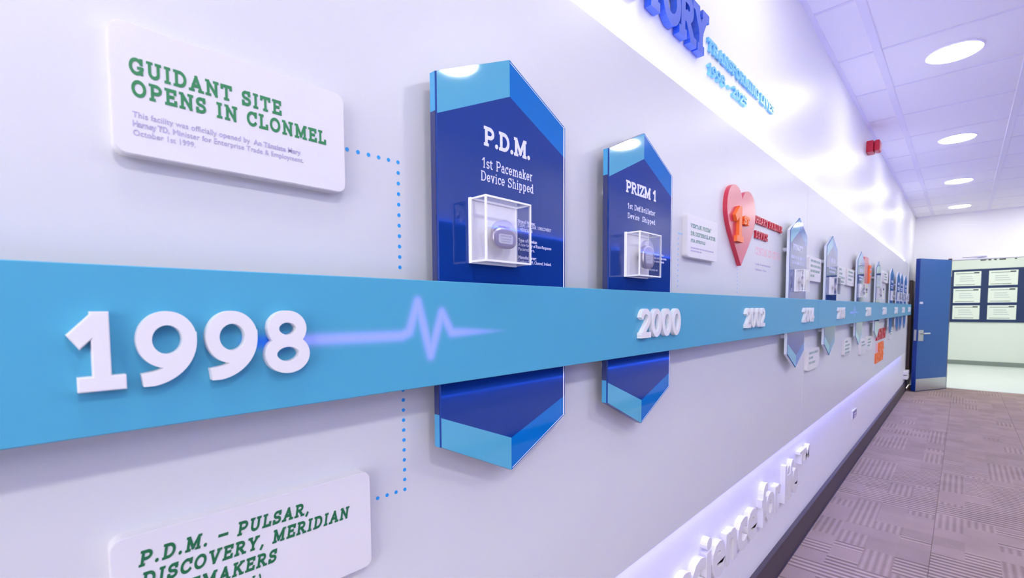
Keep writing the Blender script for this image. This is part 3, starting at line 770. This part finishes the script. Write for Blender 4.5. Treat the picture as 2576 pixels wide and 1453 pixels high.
BL = ['under the P.D.M. title', 'under the PRIZM 1 title', 'under the VITALITY title', 'on the fourth crystal plaque',
      'on the fifth crystal plaque left of the tall red plaque', 'on the sixth crystal plaque right of the tall red plaque',
      'on the seventh crystal plaque', 'on the left plaque of the close pair near the door', 'on the right plaque of the close pair near the door',
      'on the last crystal plaque by the blue door']
for i, x in enumerate(PX):
    b = bx0 if i == 0 else copy_tree(bx0)
    b.location = (x+BXO[i], YC, .112 if i < 2 else .113)
    tag(b, 'clear acrylic display box '+BL[i], 'box', 'acrylic boxes on the plaques')
    k = ['flat', 'round', 'small'][min(i, 2)] if i < 3 else kinds[i % 3]
    if k not in protos: d = protos[k] = device(k)
    else: d = copy_tree(protos[k])
    d.location = (b.location.x+(.003 if i == 0 else .004), YC-.005, b.location.z)
    tag(d, 'silver implant device boxed '+BL[i].replace('the close pair near the door', 'the close pair'), 'device', 'implants in the boxes')

# ================================================================== WHITE BOARDS
def board(x0, x1, z0, z1, label, r=.010, th=.0135, bev=.0007):
    t = empty('info_board', ((x0+x1)/2, YP, (z0+z1)/2)); tag(t, label, 'sign')
    P = rrect(x0, x1, z0, z1, r)
    me = prism('board', P, [list(range(len(P)))], YP-th-.001, YP); bevel_front(me, bev)
    inpar(new_obj('board', me, M_BOARD), t)
    return t, YP-th-.001
t, y = board(.0605, .2715, .138, .2515, 'white rounded board reading GUIDANT SITE OPENS IN CLONMEL, upper left')
on(printed('heading', 'GUIDANT SITE', .0735, .2005, .2075, .2225, y, M_GREEN, None, wt=.205, so=.11, track=.2), t)
on(printed('heading', 'OPENS IN CLONMEL', .0745, .2485, .1885, .2035, y, M_GREEN, None, wt=.205, so=.11, track=.2), t)
on(sans('small_print', 'This facility was officially opened by', .0742, .1687, .1707, .1757, y, M_GREY, None), t)
on(sans('small_print', 'An T\u00e1naiste Mary', .172, .2195, .1707, .1757, y, M_GREY, None, .022), t)
on(sans('small_print', 'Harney TD', .0742, .0995, .1628, .1678, y, M_GREY, None, .022), t)
on(sans('small_print', ', Minister for Enterprise Trade & Employment.', .1, .2225, .1628, .1678, y, M_GREY, None), t)
on(sans('small_print', 'October 1st 1999.', .0742, .1208, .1550, .1600, y, M_GREY, None), t)
t, y = board(.0435, .2945, -.326, -.2035, 'white rounded board reading P.D.M. PULSAR, DISCOVERY, MERIDIAN PACEMAKERS, lower left')
on(printed('heading', 'P.D.M. \u2013 PULSAR,', .0625, .2165, -.2340, -.2195, y, M_GREEN2, None, wt=.21, so=.10, track=.2, slant=.16), t)
on(printed('heading', 'DISCOVERY, MERIDIAN', .0635, .2635, -.2545, -.2400, y, M_GREEN2, None, wt=.21, so=.10, track=.2, slant=.16), t)
on(printed('heading', 'PACEMAKERS', .0640, .1795, -.2755, -.2610, y, M_GREEN2, None, wt=.21, so=.10, track=.2, slant=.16), t)
on(printed('heading', '(FDA APPROVAL)', .0645, .1640, -.2950, -.2820, y, M_GREEN2, None, wt=.17, so=.09, track=.08, slant=.16), t)
t, y = board(1.226, 1.436, .1365, .2505, 'white board reading VENTAK PRIZM DR DEFIBRILLATOR between second crystal and heart')
on(printed('heading', 'VENTAK PRIZM', 1.245, 1.380, .2160, .2270, y, M_GREYG, None, wt=.17, so=.1, track=.06), t)
on(printed('heading', '2', 1.382, 1.387, .2235, .2285, y, M_GREYG, None, wt=.17, so=.1), t)
on(printed('heading', 'DR DEFIBRILLATOR', 1.246, 1.4195, .1955, .2065, y, M_GREYG, None, wt=.17, so=.1, track=.06), t)
on(printed('heading', '(FDA APPROVAL)', 1.247, 1.3465, .1775, .1865, y, M_GREYG, None, wt=.15, so=.09, track=.06), t)
on(greek('small_print', [(1.248, 1.406, .1605, .1645), (1.248, 1.32, .1525, .1565)], y, M_GREY, None), t)
def far_board(x0, x1, z0, z1, label, rows):
    t, y = board(x0, x1, z0, z1, label)
    n = len(rows); on(greek('heading', [(x0+.03, x0+.03+(x1-x0-.05)*f, z1-.026-k*.024, z1-.0145-k*.024) for k, f in enumerate(rows)], y, M_GREYG, None), t)
far_board(2.585, 2.845, .128, .246, 'upper white board with four grey green lines right of VITALITY plaque', (.98, 1, .9, .4))
far_board(3.30, 3.535, .139, .246, 'upper white board just right of the fourth crystal plaque', (.4, .5, .95, .8))
far_board(3.60, 3.860, .139, .246, 'upper white board just left of the fifth crystal plaque', (.8, .9, .6))
far_board(5.47, 5.80, .228, .325, 'upper white board left of the seventh crystal plaque', (.5, .7, .6))
far_board(2.612, 2.866, -.309, -.204, 'lower white board right of the VITALITY plaque', (.95, .4, .65))
far_board(3.585, 3.84, -.305, -.200, 'lower white board right of the fourth crystal plaque', (.4, .8, .7, .8))
far_board(4.25, 4.53, -.352, -.240, 'lower white board right of the fifth plaque, left one of two', (.6, .8))
far_board(4.57, 4.86, -.345, -.235, 'lower white board just left of the sixth plaque, right one of two', (.6, .7, .5))
far_board(6.12, 6.38, -.330, -.210, 'lower white board near the far door, below the seventh plaque', (.7, .8, .6))
far_board(6.95, 7.25, -.270, -.150, 'lower white board nearest the blue door', (.7, .8, .6))

# ================================================================== DOTTED LINES
dotm = {}
def dots(label, pts, m, r=.0025, y=YP):
    x0, z0 = pts[0]; t = empty('dotted_line', (x0, y, z0)); tag(t, label, 'decal')
    if m.name not in dotm:
        me = cyl_mesh('dot', Vector((0, -.0002, 0)), r, 'y', .0004, 18); me.materials.append(m); dotm[m.name] = me
    for x, z in pts: new_obj('dot', dotm[m.name], None, t, (x-x0, 0, z-z0))
st = .01385
L1 = [(.353-st*1.03*k, .195) for k in range(5, 0, -1)]+[(.353, .195-st*k) for k in range(0, 11)]
dots('blue dotted line from the upper left board down to the band', L1, M_DOT)
L2 = [(.3545, -.110-st*k) for k in range(0, 11)]+[(.3545-.0139*k, -.2485) for k in range(1, 5)]
dots('blue dotted line from the band down to the lower left board', L2, M_DOT)
dots('pale blue dotted line from band up to the VENTAK board', [(1.225-.0075*k, .197) for k in range(3)]+[(1.203, .197-st*k) for k in range(0, 11)], M_DOTL)
dots('faint dotted line below the tip of the red heart', [(1.655, .128-.0125*k) for k in range(0, 7)], M_DOTL, .002)

# ================================================================== HEART AND RED / ORANGE LETTERING
def heart2d(x0, x1, z0, z1, n=72):
    # two round lobes over straight flanks running down to a point
    P = []
    def bez(p0, p1, p2, p3, m_):
        return [tuple((1-t)**3*p0[i]+3*(1-t)**2*t*p1[i]+3*(1-t)*t*t*p2[i]+t**3*p3[i] for i in (0, 1)) for t in [k/m_ for k in range(1, m_+1)]]
    half = [(0, .865)]+bez((0, .865), (.05, .955), (.13, 1.0), (.24, 1.0), 12)+bez((.24, 1.0), (.40, 1.0), (.5, .87), (.5, .71), 14)+bez((.5, .71), (.5, .50), (.27, .30), (0, 0), 22)
    hp = [h for i, h in enumerate(half)]
    R = [(.5+a, b) for a, b in hp]; Lf = [(.5-a, b) for a, b in reversed(hp[1:-1])]
    P = R+Lf
    return [(x0+(x1-x0)*a, z0+(z1-z0)*b) for a, b in P]
ht = empty('heart_plaque', (1.645, YP, .139)); tag(ht, 'red heart plaque with an orange raised 1ST', 'plaque')
P = heart2d(1.512, 1.784, .139, .3905)
v, f = union([P]) if False else (P, None)
vv, e_, ff, a_, b_, c_ = delaunay_2d_cdt([Vector(p) for p in P], [], [list(range(len(P)))], 1, 1e-6)
me = prism('heart', [tuple(p) for p in vv], [list(t) for t in ff], YP-.0135, YP); bevel_front(me, .0008)
inpar(new_obj('heart', me, M_RED), ht)
yh = YP-.0135
for s, a, b, z0, z1, wtt in (('1', 1.565, 1.640, .212, .325, .21), ('S', 1.641, 1.668, .273, .3015, .24), ('T', 1.668, 1.697, .273, .3015, .24)):
    for ch, V, Fc in line_glyphs(s, a, b, z0, z1, wt=wtt, so=.12):
        inpar(new_obj('letter', prism('letter', V, Fc, yh-.010, yh), M_ORANGE), ht)
hf = raised('raised_lettering', 'HEART FAILURE', 1.815, 2.146, .3015, .3275, YP-.007, YP, M_REDL, 'red raised lettering reading HEART FAILURE, upper line beside the heart', 'lettering', wt=.2, so=.09, track=.14)
hf = raised('raised_lettering', 'DEVICE', 1.815, 1.958, .2495, .2755, YP-.007, YP, M_REDL, 'red raised lettering reading DEVICE, lower line beside the heart', 'lettering', wt=.2, so=.09, track=.14)
cp = empty('printed_caption', (1.835, YP, .192)); tag(cp, 'pink printed caption reading CONTAK CD CRT-D with grey lines below', 'decal')
on(printed('heading', 'CONTAK CD CRT-D', 1.835, 2.150, .1925, .2205, YP, M_PINK, None, wt=.1, so=.08, track=.05), cp)
on(sans('small_print', 'Cardiac Resynchronization', 1.838, 2.023, .1555, .1635, YP, M_GREY, None), cp)
on(sans('small_print', 'Defibrillator Device', 1.838, 1.975, .1355, .1435, YP, M_GREY, None), cp)
# tall red plaque far along with orange letter blocks
tp = empty('tall_plaque', (4.28, YP, .13)); tag(tp, 'tall red plaque with orange raised rows between fifth and sixth crystals', 'plaque')
P = rrect(4.20, 4.44, .13, .3680, .055, 8); me = prism('red_block', P, [list(range(len(P)))], YP-.022, YP); inpar(new_obj('red_block', me, M_RED), tp)
def bars(x0, x1, z0, z1, n, yf, yb, m, parent, slope=0, nm='letter'):
    w_ = (x1-x0)/n
    for i in range(n):
        a = x0+i*w_; dz = slope*(i/n)
        V = [(a, z0+dz), (a+w_*.36, z0+dz), (a+w_*.36, z1+dz), (a, z1+dz)]; k = [[0, 1, 2, 3]]
        zz = (z0+z1)/2+dz+(z1-z0)*((-.4, 0, .3)[i % 3])
        V += [(a+w_*.36, zz), (a+w_*.8, zz), (a+w_*.8, zz+(z1-z0)*.18), (a+w_*.36, zz+(z1-z0)*.18)]; k.append([4, 5, 6, 7])
        inpar(new_obj(nm, prism(nm, V, k, yf, yb), m), parent)
bars(4.42, 4.50, .18, .315, 1, YP-.030, YP, M_ORANGE, tp)
for z in (.305, .268, .228): bars(4.46, 4.72, z, z+.024, 3, YP-.012, YP, M_ORANGE, tp)
rl = empty('raised_lettering', (5.4, YP, -.295)); tag(rl, 'dark red raised letters in a block below the band near the far door', 'lettering')
bars(5.18, 5.86, -.295, -.197, 6, YP-.012, YP, M_REDL, rl)
ol = empty('raised_lettering', (5.5, YP, -.4)); tag(ol, 'orange raised letters, upper row under the dark red block', 'lettering')
bars(5.36, 5.74, -.402, -.322, 4, YP-.012, YP, M_ORANGE, ol)
ol = empty('raised_lettering', (5.4, YP, -.5)); tag(ol, 'orange raised letters, bottom row under the dark red block', 'lettering')
bars(5.18, 5.74, -.498, -.408, 5, YP-.012, YP, M_ORANGE, ol)
inpar(box('pink_print', 5.2, 5.34, YP-.0006, YP, -.402, -.322, M_PINK), ol)

# ================================================================== WALL LETTERING ABOVE AND BELOW THE PANEL
tt = empty('wall_title', (1.12, YW, .734)); tag(tt, 'big royal blue raised letters ending in TORY on the wall above the panel', 'lettering')
zt0, zt1 = .734, .858
for ch, cx in (('H', .805), ('I', .885), ('S', .955), ('T', 1.108), ('O', 1.198), ('R', 1.292), ('Y', 1.383)):
    if ch == 'S': cx = 1.025
    if ch == 'I': cx = .955
    if ch == 'H': cx = .865
    g = glyph(ch, .235, .10)
    k = .100/ .94 if ch != 'I' else .1
    for c2, V, Fc in line_glyphs(ch, cx-g[0]*k/2, cx+g[0]*k/2, zt0, zt1, wt=.235, so=.10):
        inpar(new_obj('letter', prism('letter', V, Fc, YW-.020, YW-.002), M_BLUEL), tt)
raised('wall_subtitle', 'TRANSFORMING LIVES', 1.468, 2.145, .7815, .8175, YW-.008, YW, M_SKYL, 'sky blue raised letters reading TRANSFORMING LIVES on the wall above the panel', 'lettering', wt=.2, so=.1, track=.05)
raised('wall_subtitle', '1998 - 2025', 1.472, 1.822, .7135, .7475, YW-.008, YW, M_SKYL, 'sky blue raised 1998 - 2025 under the TRANSFORMING LIVES line', 'lettering', wt=.2, so=.1, track=.05)
sl = empty('wall_slogan', (2, YW, -.905)); tag(sl, 'big white raised letters reading science for life on the wall below the panel', 'lettering')
def sans_letters(word, x0, x1, z0, z1, th, m, parent, bold=.03):
    global CAP
    if CAP is None:
        V, _ = sans2d('H'); CAP = max(p[1] for p in V)
    # measure advance per character from cumulative widths
    full, _ = sans2d(word, bold); a0, b0 = min(p[0] for p in full), max(p[0] for p in full)
    kx = (x1-x0)/(b0-a0); kz = (z1-z0)/CAP
    for i, ch in enumerate(word):
        V1, F1 = sans2d(ch, bold)
        # right edge of prefix incl. this letter gives its position
        pre, _ = sans2d(word[:i+1], bold); rb = max(p[0] for p in pre)
        if ch in 'rf': pass
        mx = max(p[0] for p in V1); sh = rb-mx
        V = [(x0+(p[0]+sh-a0)*kx, z0+p[1]*kz) for p in V1]
        inpar(new_obj('letter', prism('letter', V, F1, YW-th, YW), m), parent)
sans_letters('science', 1.285, 2.015, -.908, -.745, .022, M_WHITE, sl)
sans_letters('for', 2.072, 2.350, -.908, -.745, .022, M_WHITE, sl)
sans_letters('life', 2.420, 2.655, -.908, -.745, .022, M_WHITE, sl)
sans_letters('TM', 2.69, 2.90, -.80, -.735, .022, M_WHITE, sl)

# ================================================================== CEILING LAMPS
lm = None
n_ = 0
LN = {(3, 0): 'nearest round ceiling lamp in view, above the right side', (4, 0): 'second round ceiling lamp in view, in the row over the corridor',
      (5, 0): 'third round ceiling lamp in view, second from the end wall', (6, 0): 'farthest round ceiling lamp, by the end wall'}
for row, yy in enumerate((.088, -1.12)):
    for k in range(0, 7):
        x = 3.615+1.83*(k-3)
        if lm is None:
            lm = t = empty('ceiling_lamp')
            new_obj('rim', cyl_mesh('rim', Vector((0, 0, -.004)), .122, 'z', .008, 48, bev=.002), M_TEE, t)
            new_obj('diffuser', cyl_mesh('diffuser', Vector((0, 0, -.0095)), .110, 'z', .003, 48), M_LAMP, t)
        else: t = copy_tree(lm)
        t.location = (x, yy, ZC+.001)
        if row == 1 and k == 0:
            for ch in t.children:
                if ch.name.startswith('diffuser'): ch.data = ch.data.copy(); ch.data.materials.clear(); ch.data.materials.append(M_LAMP2)
            lm = t
        lab = LN.get((k, row)) or ('round ceiling lamp in the row nearer the display wall, out of view' if row == 0 else 'round ceiling lamp in the row nearer the opposite wall, out of view')
        tag(t, lab, 'lamp', 'round ceiling lamps' if (k, row) in LN else ('round lamps outside the frame, wall row' if row == 0 else 'round lamps outside the frame, far row'))

# ================================================================== SMALL WALL FITTINGS
al = empty('fire_alarm', (4.72, YW, 1.2)); tag(al, 'red fire alarm sounder high on the wall near the ceiling', 'alarm')
inpar(box('back_box', 4.60, 4.715, YW-.045, YW, 1.205, 1.292, M_ALARM, None, .006, 2), al)
inpar(box('sounder_lens', 4.60, 4.715, YW-.085, YW-.047, 1.208, 1.290, M_ALARM, None, .012, 2), al)
so_ = empty('wall_socket', (4.45, YW, -.83)); tag(so_, 'small grey wall socket low on the wall under the panel', 'socket')
inpar(box('face_plate', 4.37, 4.535, YW-.008, YW, -.862, -.795, M_WHITE, None, .002), so_)
inpar(box('insert', 4.385, 4.52, YW-.012, YW-.008, -.857, -.80, M_SOCK, None, .001), so_)
for z in (-.825, -.845): inpar(box('port', 4.42, 4.49, YW-.0135, YW-.012, z-.004, z+.004, M_WHITE), so_)
s2 = empty('trunking_box', (8.9, YW, -1.0)); tag(s2, 'small white double box low on the wall beside the blue door', 'socket')
inpar(box('upper_box', 8.72, 9.02, YW-.05, YW, -.975, -.925, M_WHITE, None, .004), s2)
inpar(box('lower_box', 8.72, 9.02, YW-.05, YW, -1.04, -.985, M_WHITE, None, .004), s2)

# ================================================================== BLUE DOOR
hx, hy, lx, ly = 9.62, .150, 8.985, .470
ln = math.hypot(hx-lx, hy-ly); ang = math.atan2(ly-hy, lx-hx)
dr = empty('door_1', (hx, hy, 0), ang); tag(dr, 'open blue door with steel kick plate', kind='structure')
ZD = .700; th = .055      # local x: hinge -> latch ; local y: negative side faces ... wall gap
def dpart(nm, x0, x1, y0, y1, z0, z1, m, bev=0, par=None):
    return new_obj(nm, box_mesh(nm, x0, x1, y0, y1, z0, z1, bev, 2 if bev else 1), m, par or dr)
dl = dpart('door_leaf', 0, ln, -th, 0, ZF+.006, ZD, M_DOOR, .0015)
dpart('door_edge', ln-.0005, ln+.0015, -th+.001, -.001, ZF+.007, ZD-.001, M_DOOREDGE)
dpart('kick_plate', .01, ln-.008, 0, .0018, ZF+.012, -1.055, M_STEEL)
dpart('lock_plate', ln+.0015, ln+.004, -th+.012, -.012, -.49, -.33, M_STEEL)
hp = dpart('handle_plate', ln-.125, ln-.01, 0, .008, -.495, -.335, M_STEEL, .003)
bm = bmesh.new(); 
hl = new_obj('lever', cyl_mesh('lever', Vector((ln-.11, .055, -.385)), .011, 'x', .14, 16, bev=.003), M_STEEL, hp)
new_obj('spindle', cyl_mesh('spindle', Vector((ln-.055, .03, -.385)), .010, 'y', .055, 14), M_STEEL, hp)
dpart('sign_plate', ln-.09, ln-.02, 0, .002, .045, .075, M_STAND)
for z in (-1.0, -.3, .5): dpart('hinge', -.012, .006, -.02, .004, z-.05, z+.05, M_STEEL)
# frame and closer
fr = S(box('trim_4', XE-.16, XE+.02, OY1-.012, OY1+.03, ZF, OZ, M_BROWN, None, .002))
hd = S(box('trim_5', XE-.012, XE+.15, OY0, OY1, OZ-.018, OZ, M_TEE, None, .002))
cl = empty('door_closer', (XE-.02, -.03, .73)); tag(cl, 'small grey door closer arm on the lintel above the doorway', 'closer')
inpar(box('body', XE-.035, XE, -.22, -.12, .733, .752, M_STAND, None, .003), cl)
inpar(box('arm', XE-.026, XE-.014, -.13, .04, .734, .740, M_SOCK, None, .002), cl)
# ================================================================== ROOM BEYOND
XF = 14.0; FY0, FY1 = -3.2, 2.6
S(box('floor_far', XE-.02, XF, FY0, FY1, ZF-.05, ZF, M_FARF))
S(box('wall_far', XF, XF+.1, FY0, FY1, ZF, 1.45, M_FARW))
S(box('wall_far_left', XE+.14, XF, FY1, FY1+.1, ZF, 1.45, M_FARW))
S(box('wall_far_right', XE+.14, XF, FY0-.1, FY0, ZF, 1.45, M_FARW))
S(box('ceiling_far', XE+.14, XF, FY0, FY1, 1.45, 1.5, M_CEIL))
S(box('wall_far_near', XE+.141, XE+.18, YW+.02, FY1, ZF, 1.45, M_FARW))
S(box('wall_far_near_right', XE+.141, XE+.18, FY0, OY0-.8, ZF, 1.45, M_FARW))
S(box('baseboard_far', XF-.02, XF, FY0, FY1, ZF, -1.15, M_FARS, None, .004))
for y in (-1.9, -.5, .9):
    for x in (11.0, 12.9):
        t = empty('far_lamp', (x, y, 1.45)); tag(t, 'square ceiling lamp in the room beyond, out of view', 'lamp', 'lamps in the room beyond the door')
        new_obj('frame', box_mesh('frame', -.31, .31, -.31, .31, -.012, 0, .003), M_TEE, t)
        new_obj('diffuser', box_mesh('diffuser', -.28, .28, -.28, .28, -.016, -.0121), M_FLAMP, t)
nb = empty('notice_board', (XF, -.3, .2)); tag(nb, 'long navy board on the far wall seen through the doorway', 'board')
inpar(box('board', XF-.02, XF-.0005, -2.0, 1.0, -.326, .795, M_NBOARD, None, .003), nb)
CL = ['top left', 'top right', 'middle left', 'middle right', 'bottom left', 'bottom right']; q = 0
for r_, (z0, z1) in enumerate(((.444, .750), (.087, .390), (-.266, .030))):
    for c_i, yl in enumerate((.170, -.362)):
        t = empty('certificate', (XF-.02, yl-.21, (z0+z1)/2)); tag(t, 'white certificate at %s of the navy board' % CL[q], 'certificate', 'certificates on the navy board'); q += 1
        y1, y0 = yl, yl-.418
        inpar(box('sheet', XF-.028, XF-.02, y0, y1, z0, z1, M_PAPER, None, .002), t)
        inpar(box('header_rule', XF-.0288, XF-.028, y0+.03, y1-.03, z1-.046, z1-.036, M_INK), t)
        inpar(box('emblem', XF-.0288, XF-.028, y0+.03, y0+.11, z1-.036, z1-.018, M_BLACK), t)
        inpar(box('footer_rule', XF-.0288, XF-.028, y0+.09, y1-.03, z0+.024, z0+.034, M_INK), t)
        for k in range(3): inpar(box('text_line', XF-.0288, XF-.028, y0+.10+.02*k, y1-.09, z0+.10+.045*k, z0+.114+.045*k, M_INK2), t)
ft = empty('far_lettering', (XF, -.5, .965)); tag(ft, 'black lettering on the far wall, cut off by the top of the doorway', 'lettering')
xx = -.225
for s, wd in (('S', .1), ('I', .05), ('T', .09), ('E', .09), (' ', .09), ('7', .09), (' ', .08), ('T', .09), ('I', .05), ('M', .12), ('E', .09)):
    if s != ' ':
        for ch, V, Fc in line_glyphs(s, 0, wd, .966, 1.10, wt=.22, so=.08):
            me = prism('letter', V, Fc, 0, .006)
            for v in me.vertices: v.co = Vector((XF-.006+v.co.y, xx-v.co.x, v.co.z))
            inpar(new_obj('letter', me, M_BLACK), ft)
    xx -= wd+.012

# ------------------------------------------------------------------ raise everything from eye-relative to floor-relative heights
for o in COL.objects:
    if o not in BUILT and o.parent is None: o.location.z += H
bpy.context.view_layer.update()
